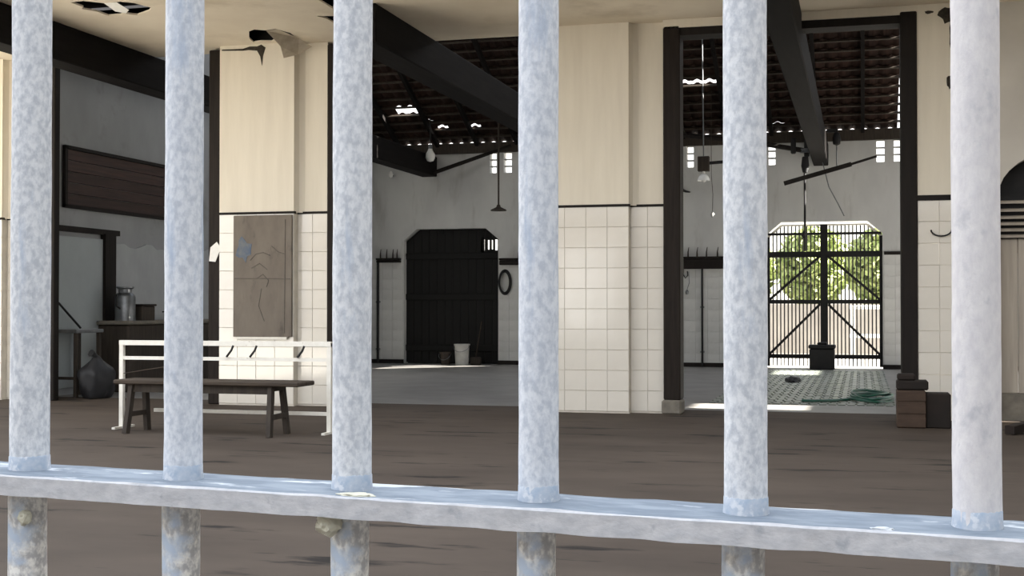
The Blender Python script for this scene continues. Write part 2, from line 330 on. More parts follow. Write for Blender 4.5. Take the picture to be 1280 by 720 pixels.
# ---- hall walls
gx0, gx1, dx0, dx1 = -1.92, .42, -9.99, -7.77
vents = [(-7.97,-7.81),(-7.65,-7.46),(-3.59,-3.44),(-1.88,-1.73),(.31,.47),(.65,.81)]
TILE_Z = 2.37
far = MB(); wallgrid(far, -11.25, 6.4, 0, 4.85, WY, WY+.25, [(gx0,gx1,0,3.05),(dx0,dx1,0,3.03)]+[(a,b,4.25,4.70) for a,b in vents], XZ)
for a, b, t in ((gx0,gx1,3.05),(dx0,dx1,3.03)):
    c = .30
    far.prism([(a,t),(a,t-.25),(a+c,t)], [], XZ, WY, WY+.25); far.prism([(b,t),(b-c,t),(b,t-.25)], [], XZ, WY, WY+.25)
wf = struct(far.build('wall_far', m_greywall), 'grey far wall of the hall with black door and gate', 'wall')
for n,(a,b) in enumerate(vents):                              # pierced ventilation blocks
    w = struct(thing('window_%d' % (n+2), '', 'window', ((a+b)/2, WY+.1, 4.25)),
        ('pierced vent hole high on the far wall, left of the pair beside the hanging rod','pierced vent hole high on the far wall, right of the pair beside the hanging rod',
         'pierced vent hole high on the far wall beside the white lamp shade','pierced vent hole high on the far wall just beside a pale bar',
         'pierced vent hole high on the far wall at the end of the hanging slat','pierced vent hole high on the far wall nearest the black post')[n], 'window')
    hw = (b-a)/2
    for z in (.15,.30): MB().bevbox(-hw,hw,-.03,.03,z-.018,z+.018,.008).build('bar', m_greywall, w)
TF = [(-10.9,dx0,0,1),(dx1,-7.0,0,1),(-3.9,-2.6,0,1)]
def far_tiles(x0,x1): tile_field(wf, x0, x1, .05, TILE_Z, WY, .24, .232, m_tile_old)
for a,b in ((-10.75,dx0-.02),(dx1+.02,-7.05),(-3.9,-2.65),(gx1+.02,.90)): far_tiles(a,b)
st = MB()
for a,b in ((-7.05,-3.9),(-2.65,gx0-.02),(.90,4.0)):
    nx = round((b-a)/.24); w = (b-a)/nx
    for i in range(nx):
        for j in range(10): st.box(a+w*i+.003, a+w*(i+1)-.003, WY-.012, WY, .05+.232*j+.003, .05+.232*(j+1)-.003)
o = st.build('tile', m_tile_old, wf); o['kind'] = 'stuff'
sk = MB()
for a,b in ((-11.0,dx0),(dx1,gx0),(gx1,6.0)): sk.box(a,b,WY-.03,WY,0,.09)
struct(sk.build('baseboard_far', m_dark), 'black skirting along the tiled far wall', 'baseboard')
struct(MB().box(.45,6,WY-.02,WY,2.34,2.41).build('trim_10', m_dark), 'dark rail capping the far tiles right of the gate', 'trim')

# left wall, up to the roof
roofz = lambda y: 5.1+.5*(y-15) if y < 21.07 else 4.97+.5*(WY-y)
wl = MB().prism([(15.4,0),(WY,0),(WY,4.9),(21.07,8.0),(15.4,5.2)], [], YZ, -11.25, -11.05)
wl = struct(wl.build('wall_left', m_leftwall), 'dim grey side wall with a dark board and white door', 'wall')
rag = [(15.4,2.30)]; yy = 15.4
rr = random.Random(5)
low = [(15.4,.0),(20.6,.0)]
edge = [(20.6-.16*k, 2.20+rr.uniform(-.035,.05)+(.05 if k % 7 < 3 else 0)) for k in range(33)]
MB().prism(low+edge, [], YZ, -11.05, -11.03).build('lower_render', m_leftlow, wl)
struct(MB().box(-11.05,-10.97,15.4,17.35,2.35,2.43).build('trim_11', m_dark), 'dark header rail over the white side door', 'trim')
dl = thing('door_2', 'grey white door leaf with a dark frame in the dim side room', 'door', (-11.03,16.2,0)); dl['kind'] = 'structure'
leaf = MB().bevbox(0,.045,-.75,.72,.1,2.28,.008).build('leaf', m_whitedoor, dl)
MB().box(0,.09,.72,1.0,0,2.36).build('frame', m_dark, dl)
MB().box(0,.09,-.85,-.75,0,2.36).build('frame', m_dark, dl)
MB().tube([(.045,.60,1.05),(.08,.60,1.05),(.08,.52,1.05)],.012).build('handle', m_steel, leaf)
# right wall with unseen openings added for daylight and sun strips
wrw = MB(); wallgrid(wrw, 15.4, WY, 0, 5.2, 6.1, 6.35, [(16.2,19.4,.3,2.45),(19.8,23.0,.3,2.45),(23.4,26.8,.3,2.45),(16.05,16.85,3.15,3.92),(24.3,26.0,3.22,3.72)], YZ)
wrw.prism([(15.4,5.2),(WY,5.2),(26.8,5.22),(21.07,8.05),(15.4,5.25)], [], YZ, 6.1, 6.35)
struct(wrw.build('wall_right', m_greywall), 'unseen right hall wall with openings added to let in daylight', 'wall')

# ---- hall roof: sheet with slots, battens, rafters, clay tiles over the far slope
SLOPE = math.atan(.5); cs, sn = math.cos(SLOPE), math.sin(SLOPE)
roof = thing('roof', 'dark clay tiled roof of the hall on battens and rafters', 'roof', (0,0,0)); roof['kind'] = 'structure'
rb = MB()
near = lambda a,b,d: (a, b, 5.1+.5*(b-15)+d)
farr = lambda a,b,d: (a, b, 4.97+.5*(WY-b)+d)
slots = [(-10.5,3.5,20.5,21.07)]  # unseen skylight across the ridge, added to brighten the hall
wallgrid(rb, -11.4, 6.5, 14.9, 21.07, .05, .09, slots, near)
wallgrid(rb, -11.4, 6.5, 21.07, 23.6, .05, .09, [(-10.5,3.5,21.07,23.3)], farr)
wallgrid(rb, .9, 6.5, 23.6, WY+.3, .06, .09, [(2.2,4.3,24.5,26.5)], farr)  # hidden opening added to throw a sun strip on the hall floor
rb.build('sheet', m_beam, roof)
rb = MB().box(-11.4,6.5,14.9,15.45,4.67,5.2); rb.build('gable_closer', m_beam, roof)
TW, TL = .25, .36; PITCH_T = .30
prof = [(-.145,.012),(-.11,.0),(-.07,.004),(-.035,.032),(0,.045),(.035,.032),(.07,.004),(.11,.0)]
tm = MB(); n = len(prof)
for (yy,dz) in ((0,0),(TL,.0)):
    for k in (0,1):
        for x,z in prof: tm.v.append((x, yy, z+dz+.012*k))
idx = lambda e,k,i: (e*2+k)*n+i
for i in range(n-1):
    tm.f += [(idx(0,0,i),idx(0,0,i+1),idx(1,0,i+1),idx(1,0,i)), (idx(0,1,i),idx(1,1,i),idx(1,1,i+1),idx(0,1,i+1)),
             (idx(0,0,i),idx(0,1,i),idx(0,1,i+1),idx(0,0,i+1)), (idx(1,0,i),idx(1,0,i+1),idx(1,1,i+1),idx(1,1,i))]
tm.m = [0]*len(tm.f)
me_rt = tm.mesh('roof_tile', m_rooftile, True)
def slope_pt(x, s, h=0):                                      # s metres up the far slope from the eave, h above it
    return Vector((x, WY+.12-s*cs+h*sn, 4.91+s*sn+h*cs))
Rt = Matrix.Rotation(PI, 4, 'Z') @ Matrix.Rotation(SLOPE, 4, 'X')
tilt = .05
missing = {(4,7),(2,9),(5,30)}                                # (row, column) of tiles that have gone
stuff = MB(); rt = random.Random(11)
ncol = int(12.1/TW)
for row in range(14):
    for colm in range(ncol):
        x = -11.3+.13+colm*TW; s = row*PITCH_T
        y = WY-s*cs
        vis = (-10.3 < x < -7.0 or -3.85 < x < .75) and row < 9
        hole = -9.80 < x < -9.30 and row == 4
        if hole: continue
        slide = 0
        if row == 6 and -3.5 < x < -2.75: slide = .15         # a run of slipped tiles: the bright slit
        if (-8.95 < x < -8.72 and row == 2) or (-8.3 < x < -8.05 and row == 2): slide = .12
        if vis and rt.random() < .02: slide = rt.uniform(.05,.08)
        p = slope_pt(x, s+slide+TL/2, .02); jit = rt.uniform(-.006,.006)
        Mx = Matrix.Translation(p) @ Matrix.Rotation(jit*2,4,'Z') @ Rt @ Matrix.Rotation(-tilt,4,'X') @ Matrix.Translation((0,-TL/2,0))
        if vis:
            o = link('roof_tile', me_rt, roof); o.matrix_local = Mx
        else: stuff.add([Mx @ Vector(v) for v in tm.v], tm.f)
o = stuff.build('roof_tile', m_rooftile, roof); o['kind'] = 'stuff'
for row in range(13):
    s = row*PITCH_T+.06; a = slope_pt(-11.2, s, -.03); b = slope_pt(6.2, s, -.03)
    MB().bar(a, b, .04, .035, (0,sn,cs)).build('batten', m_wooddark, roof)
x = -11.0
while x < 6.2:
    MB().bar(slope_pt(x,.05,-.10), slope_pt(x,6.9,-.10), .07, .11, (0,sn,cs)).build('rafter', m_beam, roof); x += .92
struct(MB().box(-11.05,6.1,WY-.10,WY+.12,4.70,4.925).build('trim_12', m_wooddark), 'dark wall plate under the roof eaves on the far wall', 'wall plate')
struct(MB().box(-11.05,6.1,20.95,21.2,7.6,7.95).build('ridge_beam', m_beam), 'dark ridge beam of the hall roof', 'beam')

# ---- outside: yard wall behind the camera, added shading wall to the right, ground beyond the gate
wre = MB(); wallgrid(wre, -16, 4, 0, 4.2, -5.2, -5.0, [(-8.15,-7.62,.6,3.0),(-7.50,-7.12,.6,3.0),(-6.95,-6.66,.6,3.0),(-2,0,0,2.4)], XZ)
struct(wre.build('wall_rear', m_rear), 'rendered yard wall with barred openings behind the viewer', 'wall')
struct(MB().box(4.0,4.6,-8,15.0,0,6.5).build('wall_shade', m_yardwall), 'tall blank unseen wall added to keep the sun off the yard', 'wall')  # unseen wall added to block the sun from the front yard
struct(MB().box(-30,25,WY+.0,70,-.2,-.03).build('ground', m_ground), 'pale sunlit paving outside the gate', 'ground')

# ================================================================ GATE, DOOR
gate = thing('metal_gate', 'black double gate of thin bars letting daylight into the hall', 'gate', ((gx0+gx1)/2, WY+.14, 0))
gw = (gx1-gx0)/2
def gtop(x): return 3.0-max(0,(abs(x)-(gw-.30)))*.25/.30
N_B = 30
for k in range(N_B):
    x = -gw+.05+(2*gw-.1)*k/(N_B-1)
    if abs(x) < .07: continue
    MB().tube([(x,0,.04),(x,0,gtop(x)-.02)],.0135,6).build('bar', m_black, gate)
MB().bevbox(-.075,.075,-.04,.04,.03,2.99,.008).build('post', m_black, gate)
for s in (-1,1):
    MB().box(min(s*gw,s*(gw-.06)),max(s*gw,s*(gw-.06)),-.03,.03,.03,2.74).build('stile', m_black, gate)
    a,b = sorted((s*.05,s*(gw-.02)))
    for z,h in ((.24,.09),(1.38,.085),(2.37,.12),(2.80,.05)):
        MB().box(a,b,-.035,.035,z-h/2,z+h/2).build('rail', m_black, gate)
    MB().bar((s*.08,-.03,2.33),(s*(gw-.05),-.03,1.42),.05,.10,(0,1,0)).build('brace', m_black, gate)
    MB().bar((s*.08,-.03,1.33),(s*(gw-.05),-.03,.28),.05,.10,(0,1,0)).build('brace', m_black, gate)
    MB().bar((s*(gw-.01),0,2.73),(s*(gw-.30),0,2.98),.05,.035,(0,1,0)).build('top_rail', m_whitemetal, gate)
MB().box(-gw+.3,gw-.3,-.02,.02,2.965,3.0).build('top_rail', m_whitemetal, gate)
t = thing('storage_box', 'black lidded box standing against the middle of the gate', 'box', (-.78,WY-.35,0))
MB().bevbox(-.25,.25,-.2,.2,0,.42,.02).build('body', m_black, t); lid = MB().bevbox(-.27,.27,-.22,.22,.42,.50,.02).build('lid', m_black, t)
MB().bevbox(-.10,.10,-.1,.1,.50,.55,.02).build('handle', m_black, lid)

door = thing('door_1', 'tall black board door with chamfered top corners in the far wall', 'door', ((dx0+dx1)/2, WY+.16, 0)); door['kind'] = 'structure'
dw = (dx1-dx0)/2; nb = 12
for k in range(nb):
    a = -dw+2*dw*k/nb+.004; b = -dw+2*dw*(k+1)/nb-.004
    ta = 3.0-max(0,abs(a)-(dw-.30))*.83; tb = 3.0-max(0,abs(b)-(dw-.30))*.83
    if a > .60:                                               # short boards leave the vent panel free
        MB().prism([(a,.02),(b,.02),(b,2.50),(a,2.50)], [], XZ, 0, .035).build('plank', m_doorblack, door)
        MB().prism([(a,2.82),(b,2.82),(b,max(tb,2.83)),(a,max(ta,2.83))], [], XZ, 0, .035).build('plank', m_doorblack, door)
    else:
        MB().prism([(a,.02),(b,.02),(b,tb),(a,ta)], [], XZ, 0, .035).build('plank', m_doorblack, door)
bk = MB(); wallgrid(bk, -dw-.06, dw+.06, -.1, 3.1, .10, .12, [(.66,dw-.0,2.50,2.83)], XZ); bk.build('backing', m_doorblack, door)
vp = MB(); wallgrid(vp, .66, dw, 2.49, 2.83, .0, .03, [(.70,.75,2.54,2.79),(.82,.86,2.56,2.77),(.91,.94,2.56,2.77),(.99,1.05,2.54,2.78)], XZ)
vp.build('vent_panel', m_doorblack, door)
for z in (.35,1.5,2.42): MB().bevbox(-dw,dw,-.04,0,z-.07,z+.07,.01).build('ledge', m_doorblack, door)

def bucket(name, label, x, y, r0, r1, h, mat, scale=1):
    t = thing(name, label, 'bucket', (x,y,0))
    MB().lathe([(0,.0),(r0,.0),(r1,h),(r1+.015,h),(r1+.015,h-.03),(r1-.004,h-.035),(r1-.01,h-.01),(r0-.01,.015),(0,.015)],24).build('body', mat, t, True)
    MB().tube([(r1+.012,0,h-.03)]+[((r1+.02)*math.cos(a),-.03-.13*math.sin(a),h-.03-.14*math.sin(a)) for a in [PI*k/12 for k in range(1,12)]]+[(-r1-.012,0,h-.03)],.006,6).build('handle', m_steel, t)
    return t
bucket('bucket','white plastic bucket standing in front of the black door',-8.47,WY-.45,.145,.165,.46,m_plastic_w)
bucket('bucket','dark low bucket beside the white bucket at the black door',-8.86,WY-.42,.10,.12,.28,m_wooddark)
br = thing('broom', 'thin broom leaning on the black door by the white bucket', 'broom', (-8.2,WY-.30,0))
MB().tube([(0,0,.16),(.04,.32,.95)],.012,8).build('handle', m_wood, br); MB().bevbox(-.12,.12,-.04,.04,0,.17,.02).build('head', m_wooddark, br)

# ---- things on the far wall
def hook_rail(label, x0, x1, z0, z1, pegs, yd=.10):
    t = thing('hook_rail', label, 'rail', ((x0+x1)/2,WY-.012,z0)); h = (x1-x0)/2
    MB().bevbox(-h,h,-yd,0,0,z1-z0-.05,.01).build('beam', m_dark, t)
    MB().bevbox(-h,h,-yd-.03,0,z1-z0-.045,z1-z0,.006).build('cap', m_dark, t)
    for p in pegs: MB().tube([(p,-.05,z1-z0),(p,-.05,z1-z0+.10),(p+.02,-.07,z1-z0+.2)],[.018,.014,.007],6).build('peg', m_wooddark, t)
    return t
hook_rail('dark hook rail with pegs on the tiled wall beside the gate', -3.85,-2.72,2.08,2.34,(-.40,-.27,-.08,.12,.35))
hook_rail('dark hook rail with a peg right of the black door', -7.72,-7.10,2.20,2.35,(.12,.33))
hook_rail('small dark rail with pegs left of the black door', -10.62,-10.05,2.28,2.38,(-.2,-.05,.1,.2))
def meat_hook(label, x, z):
    t = thing('hanging_hook', label, 'hook', (x,WY-.07,z+.004))
    MB().tube([(0,0,0),(0,0,-.12),(.05,0,-.2),(.10,0,-.14),(.09,0,-.05)],.014,8).build('hook', m_black, t)
    pts = []
    MB().tube([(.12,.0,-.06),(.13,0,-.3),(.08,0,-.45)],.007,6).build('wire', m_steel, t)
    MB().lathe([(0,0),(.03,.01),(.04,.06),(.02,.10),(0,.11)],10,(.08,0,-.55)).build('weight', m_steel, t, True)
    return t
meat_hook('black hook with a pale weight hanging under the rail near the brown post', -3.66, 2.08)
hc = thing('hose_coil', 'black hose coil hanging on the wall right of the black door', 'hose', (-7.60,WY-.05,1.82))
for k in range(3): MB().tube([((.14-.012*k)*math.cos(a),-.02*k,(.27-.02*k)*math.sin(a)) for a in [2*PI*i/28 for i in range(28)]],.017,8,closed=True).build('loop', m_black, hc, True)
def wall_pipe(label, x, z0, z1, r, mat):
    t = thing('wall_pipe', label, 'pipe', (x,WY-.045,z0))
    MB().tube([(0,0,0),(0,0,z1-z0)],r,10).build('pipe', mat, t)
    for z in (.3,(z1-z0)*.6): MB().bevbox(-r-.02,r+.02,-.01,.04,z,z+.04,.005).build('clip', m_steel, t)
wall_pipe('dark upright pipe down the tiles beside the gate', -3.26, 0, 2.08, .022, m_black)
wall_pipe('dark upright pipe in the corner left of the black door', -10.6, 0, 2.28, .03, m_black)
bulb2 = thing('wall_lamp', 'tiny white bulb in a dark holder on the far wall under the slanting beam', 'lamp', (-10.25,WY-.02,4.25))
MB().tube([(0,0,0),(0,-.14,0),(0,-.16,-.03)],.02,8).build('bracket', m_black, bulb2); MB().lathe([(0,-.07),(.04,-.05),(.055,0),(.04,.05),(.02,.08),(0,.085)],14,(.02,-.19,-.0)).build('bulb', m_glass, bulb2, True)

# ================================================================ HANGING THINGS IN THE HALL
def lampthing():
    t = thing('pendant_lamp', 'white enamel shade hanging on a long rod beside a pale bar', 'lamp', (-2.6,22,3.43))
    MB().tube([(0,0,.27),(-.02,0,2.2),(-.03,0,4.10)],.011,6).build('rod', m_steel, t)
    MB().bevbox(-.10,.10,-.06,.06,.16,.42,.01).build('housing', m_wooddark, t)
    MB().bar((.08,0,.30),(.62,0,.33),.05,.05).build('arm', m_black, t)
    shade = MB().lathe([(.105,0),(.10,.03),(.08,.075),(.05,.11),(.025,.125),(.022,.17),(0,.17)],20).build('shade', m_enamel, t, True)
    MB().lathe([(0,-.03),(.035,-.01),(.04,.02),(.02,.06),(0,.07)],12).build('bulb', m_glass, shade, True)
lampthing()
t = thing('light_pull', 'thin cord with a small weight hanging near the pale bar', 'cord', (-2.9,26,3.15))
MB().tube([(0,0,0),(.01,0,.4),(-.02,0,.8),(-.02,0,2.5)],.006,5).build('cord', m_wooddark, t); MB().lathe([(0,-.08),(.03,-.06),(.045,0),(.02,.05),(0,.06)],10).build('weight', m_plastic_w, t, True)
t = thing('pendant_bulb', 'white glass globe hanging under the eaves above the black door', 'lamp', (-9.02,26.3,4.42))
MB().lathe([(0,0),(.07,.02),(.105,.09),(.10,.17),(.055,.25),(.04,.30),(0,.31)],18).build('globe', m_glass, t, True); MB().tube([(0,0,.29),(0,0,1.05)],.012,6).build('flex', m_black, t)
MB().lathe([(.045,.28),(.045,.36),(.015,.38)],12).build('cap', m_steel, t)
t = thing('drop_rod', 'brown rod with a flared foot hanging in front of the twin vents', 'rod', (-7.45,26.2,3.36))
MB().tube([(0,0,.05),(0,0,2.05)],.02,8).build('rod', m_wooddark, t); MB().lathe([(0,.10),(.03,.09),(.05,.04),(.17,-.02),(.17,-.04),(0,-.03)],16).build('foot', m_wooddark, t, True)
t = thing('leaning_pole', 'thin dark pole rising from the beam end toward the eaves', 'pole', (-9.15,26.9,4.25))
MB().tube([(0,0,.0),(1.72,.25,.58)],[.045,.04],8).build('pole', m_dark, t)
t = thing('hoist_pole', 'dark pole with a pulley block hung beneath the roof near the gate', 'hoist', (-1.05,26.1,4.38))
MB().tube([(-2.6,0,.42),(-1.2,0,.24),(.0,0,.0)],.05,8).build('pole', m_dark, t)
MB().bevbox(-.30,-.20,-.07,.07,-.05,.26,.02).build('pulley_cheek', m_black, t); pc = MB().bevbox(-.04,.06,-.07,.07,-.12,.24,.02).build('pulley_cheek', m_black, t)
MB().lathe([(.0,-.04),(.12,-.04),(.10,0),(.12,.04),(0,.04)],18).build('pulley_wheel', m_steel, pc, True)
MB().lathe([(0,-.45),(.05,-.43),(.08,-.3),(.06,-.12),(0,-.1)],12,(-.02,0,0)).build('swivel', m_black, t, True)
MB().tube([(-.03,0,-.4),(-.03,0,-2.0)],.022,8).build('rod', m_black, t)
MB().tube([(-.03,0,-1.62),(-.06,0,-1.68),(-.03,0,-1.74)],.045,8).build('knuckle', m_black, t)
t = thing('hanging_spar', 'long thin dark spar hanging aslant below the tie beam', 'slat', (-.60,26.0,3.95))
MB().bar((-.88,0,-.22),(.42,0,.13),.06,.085).build('slat', m_dark, t); MB().bar((.42,0,.13),(.90,0,.27),.04,.045).build('tip', m_dark, t)
MB().tube([(.14,0,.06),(.14,0,.52)],.012,6).build('hanger', m_steel, t)
MB().bar((-.05,0,.80),(.16,0,.80),.07,.07).build('bracket', m_black, t); MB().lathe([(0,.50),(.07,.53),(.085,.62),(.06,.74),(0,.80)],12,(.14,0,0)).build('knob', m_black, t, True)
t = thing('hanging_chain', 'thin slack chain drooping from the tie beam above the gate', 'chain', (-.75,26.6,4.2))
MB().tube([(0,0,0),(.12,0,-.5),(.3,0,-.85),(.42,0,-1.1)],.012,5).build('chain', m_steel, t)
t = thing('wall_bracket', 'dark curved bracket sticking out beside the tall brown post', 'bracket', (-3.64,WY-.01,3.72))
MB().tube([(-.12,-.02,.14),(-.06,-.1,.06),(.06,-.2,0),(.16,-.24,-.02)],[.05,.04,.025,.012],8).build('arm', m_black, t)

# ================================================================ LEFT SIDE ROOM
t = thing('wall_board', 'dark red brown plank board hung high on the dim side wall', 'board', (-11.03,17.7,2.74))
hz = .80; n = 5
for k in range(n): MB().bevbox(0,.03+.006*(k%2),-1.68,1.9,hz*k/n+.004,hz*(k+1)/n-.004,.004).build('plank', m_redboard, t)
MB().box(.0,.05,-1.74,-1.68,-.03,hz+.03).build('frame', m_dark, t); MB().box(.0,.05,-1.74,1.9,hz,hz+.05).build('frame', m_dark, t); MB().box(0,.05,-1.74,1.9,-.05,0).build('frame', m_dark, t)
t = thing('work_table', 'steel topped table with thin legs in front of the white door', 'table', (-10.55,15.98,0))
MB().bevbox(-.38,.05,-.44,.22,.90,.95,.008).build('tabletop', m_steel, t)
for sx in (-.33,.0):
    for sy in (-.38,.17): MB().box(sx-.025,sx+.025,sy-.025,sy+.025,0,.90).build('leg', m_wooddark, t)
MB().box(-.33,.0,.16,.18,.25,.29).build('stretcher', m_wooddark, t); MB().box(-.33,.0,-.39,-.37,.25,.29).build('stretcher', m_wooddark, t)
t = thing('leaning_stick', 'dark stick leaning over the steel topped table', 'stick', (-10.85,16.1,.952))
MB().tube([(0,.05,.012),(-.04,-.42,.37)],.016,8).build('stick', m_black, t)
t = thing('rubbish_sack', 'slumped black sack on the floor beside the steel topped table', 'sack', (-10.24,15.66,0))
bm = bmesh.new(); bmesh.ops.create_icosphere(bm, subdivisions=4, radius=1)
for v in bm.verts:
    d = 1+.16*noise.noise(v.co*1.8)+.06*noise.noise(v.co*5)
    z = v.co.z*d; k = 1 if z < .35 else max(.25, 1-(z-.35)*1.2)
    v.co = (v.co.x*.22*d*k+.03*max(0,z), v.co.y*.30*d*k-.10*max(0,z), max(0,(z+.72)*.36))
me = bpy.data.meshes.new('sack'); bm.to_mesh(me); bm.free(); me.materials.append(m_sack)
for p in me.polygons: p.use_smooth = True
link('body', me, t); MB().tube([(.03,-.09,.54),(.04,-.13,.60),(.02,-.20,.63)],[.06,.03,.055],8).build('neck', m_sack, t, True)
t = thing('masonry_counter', 'low grey masonry counter along the dim side wall', 'counter', (-10.74,18.35,0))
MB().bevbox(-.26,.26,-1.55,1.5,0,1.0,.02).build('body', m_wooddark, t); MB().bevbox(-.27,.29,-1.6,1.5,1.0,1.06,.015).build('top', m_concrete, t)
t = thing('metal_can', 'tall grey metal can with a side handle on the counter', 'can', (-10.65,16.99,1.06))
body = MB().lathe([(0,0),(.15,0),(.15,.36),(.13,.40),(.10,.42),(.10,.47),(.13,.49),(.13,.51),(0,.51)],22).build('body', m_steel, t, True)
MB().tube([(.0,-.14,.40),(.0,-.23,.38),(.0,-.23,.22),(0,-.14,.18)],.014,8).build('handle', m_black, t, True)
t = thing('wooden_box', 'grey wooden box on the counter beside the metal can', 'box', (-10.66,17.40,1.06))
MB().bevbox(-.16,.16,-.18,.18,0,.22,.01).build('body', m_wooddark, t); MB().bevbox(-.18,.18,-.2,.2,.22,.25,.008).build('lid', m_carddark, t)
t = thing('tap', 'small dark tap standing on the counter near the pale bar', 'tap', (-10.6,18.05,1.06))
MB().tube([(0,0,0),(0,0,.10),(0,.05,.14),(0,.14,.13),(0,.16,.08)],.02,8).build('spout', m_black, t, True); MB().bar((-.05,0,.13),(.05,0,.13),.02,.02).build('handle', m_black, t)

# ================================================================ FRONT PASSAGE THINGS
t = thing('stall_stand', 'white painted steel frame with three rails standing behind the wooden bench', 'frame', (-6.26,11.8,0))
L0, L1 = -1.17, 1.16
for x in (L0,L1):
    MB().box(x-.022,x+.022,-.022,.022,.0,.90).build('leg', m_whitemetal, t)
    MB().box(x-.018,x+.018,-.16,.22,.0,.022).build('foot', m_whitemetal, t)
MB().box(L0-.022,L1+.022,-.026,.026,.865,.915).build('top_rail', m_whitemetal, t)
MB().box(L0,L1,-.018,.018,.715,.75).build('middle_rail', m_whitemetal, t)
MB().box(L0+.38,L1,-.016,.016,.18,.215).build('bottom_rail', m_whitemetal, t)
for x in (.10,.36,.88): MB().tube([(x+.02,-.03,.87),(x,-.035,.82),(x-.05,-.04,.755)],.012,6).build('hook', m_black, t)
MB().tube([(L0+.03,-.02,.57),(L0+.25,-.02,.605),(L0+.62,-.02,.66)],.005,5).build('wire', m_wood, t)
t = thing('wooden_bench', 'long dark wooden bench with splayed legs in front of the white frame', 'bench', (-6.27,11.5,0))
for y0,y1 in ((-.20,-.01),(.0,.19)): MB().bevbox(-.95,1.06,y0,y1,.49,.535,.01).build('seat_plank', m_wood, t)
for s,x in ((-1,-.80),(1,.76)):
    MB().bar((x-.02*s,-.12,.49),(x,-.20,0),.07,.045,(1,0,0)).build('leg', m_wooddark, t); MB().bar((x-.02*s,.12,.49),(x,.20,0),.07,.045,(1,0,0)).build('leg', m_wooddark, t)
    MB().bar((x,-.17,.19),(x,.17,.19),.04,.05).build('stretcher', m_wooddark, t)
    MB().bar((x-.02*s,-.15,.465),(x-.02*s,.15,.465),.06,.05).build('cleat', m_wooddark, t)
MB().box(-.78,.74,-.135,-.11,.41,.488).build('apron', m_wooddark, t)
t = thing('plastic_tub', 'small white tub on the floor by the tagged post', 'tub', (-8.42,15.7,0))
MB().lathe([(0,0),(.07,0),(.085,.09),(.09,.09),(.09,.08),(.07,.01),(0,.01)],18).build('body', m_enamel, t, True)
# dirty board on the pier
t = thing('notice_board', 'dirty grey brown board with a faded blue patch on the cream pier', 'board', (-7.39,FY-.004,.88))
MB().bevbox(-.42,.40,-.035,0,0,1.56,.006).build('panel', m_board, t)
bl = MB(); 
for k,(cx,cz,rx,rz) in enumerate(((-.27,1.12,.12,.16),)): blotch(bl, cx, cz, rx, rz, -.032, seed=40+k)
bl.build('blue_patch', m_bluepaint, t)
ln = MB()
for pts in ([(-.18,.98),(-.10,1.06),(.0,1.08),(.10,1.04)],[(-.16,.88),(-.05,.94),(.06,.86)],[(.12,1.16),(.22,1.08),(.30,1.06)],[(-.10,.74),(.0,.80),(.08,.72),(.05,.64)],[(-.02,.62),(-.06,.40),(.02,.2)],[(.30,.05),(.31,1.5)],[(-.4,.75),(.38,.74)]):
    ln.tube([(a,-.036,b) for a,b in pts],.006,5)
ln.build('drawn_lines', m_line, t)
MB().bevbox(-.36,.34,-.05,-.0,-.035,.0,.004).build('ledge', m_whitemetal, t)
t = thing('paper_tag', 'white paper tag pinned aslant to the brown post', 'paper', (-8.13,FY+.055,1.98))
b_ = MB(); b_.prism([(-.07,-.12),(.02,-.13),(.10,.05),(.04,.13),(-.05,.06)], [], XZ, -.012, -.006); b_.build('sheet', m_paper, t)
t = thing('wire_hook', 'bent black wire hook on the cream pier above the crates', 'hook', (.86,FY-.01,2.12))
MB().tube([(-.11*math.cos(PI*k/10),-.02,-.07*math.sin(PI*k/10)) for k in range(11)],.009,6).build('wire', m_black, t)
MB().tube([(.11,-.02,.0),(.13,.012,.03)],.009,6).build('nail', m_black, t)
# crates
t = thing('wooden_crate', 'brown wooden crate on the floor before the black post', 'crate', (.62,14.12,0))
body = MB().bevbox(-.27,.02,-.18,.18,0,.39,.012).build('body', m_card, t); MB().bevbox(.02,.27,-.13,.18,0,.36,.012).build('side_box', m_carddark, t)
for z in (.06,.2,.33): MB().box(-.265,.015,-.19,-.18,z-.045,z+.045).build('slat', m_card, body)
t = thing('wooden_block', 'dark block lying on the brown crate against the black post', 'block', (.51,14.15,.391))
MB().bevbox(-.16,.16,-.14,.13,0,.10,.015).build('body', m_carddark, t); MB().bevbox(-.15,.03,-.12,.12,.10,.165,.015).build('upper_piece', m_carddark, t)
t = thing('fallen_timber', 'dark broken timber lying on the floor under the arched opening', 'timber', (1.75,14.0,0))
MB().bar((-.35,-.55,.05),(.25,.35,.12),.10,.08).build('plank', m_carddark, t); MB().bar((-.1,.1,.03),(.4,-.2,.04),.08,.05).build('offcut', m_wooddark, t)
# green hose
t = thing('garden_hose', 'heap of green hose on the hall floor beside the black post', 'hose', (.14,18.0,.012))
rh = random.Random(3)
for k in range(4):
    r0 = .29-.02*k; ox, oy = rh.uniform(-.04,.04), rh.uniform(-.1,.1)
    MB().tube([(ox+r0*math.cos(a), oy+r0*2.3*math.sin(a), .02+.022*k+.012*math.sin(a*2+k)) for a in [2*PI*i/32 for i in range(32)]],.018,7,closed=True).build('loop', m_green, t, True)
MB().tube([(-.30,-.3,.02),(-.45,-.55,.02),(-.75,-.75,.02),(-.9,-.7,.02)],.018,7).build('free_end', m_green, t, True)
bird = thing('dark_rag', 'small dark rag lying on the paving before the gate', 'rag', (-1.12,22.0,.014))
bm = bmesh.new(); bmesh.ops.create_icosphere(bm, subdivisions=3, radius=1)
for v in bm.verts: d = 1+.3*noise.noise(v.co*2+Vector((3,1,0))); v.co = (v.co.x*.13*d, v.co.y*.3*d, max(0,v.co.z*.07*d+.02))
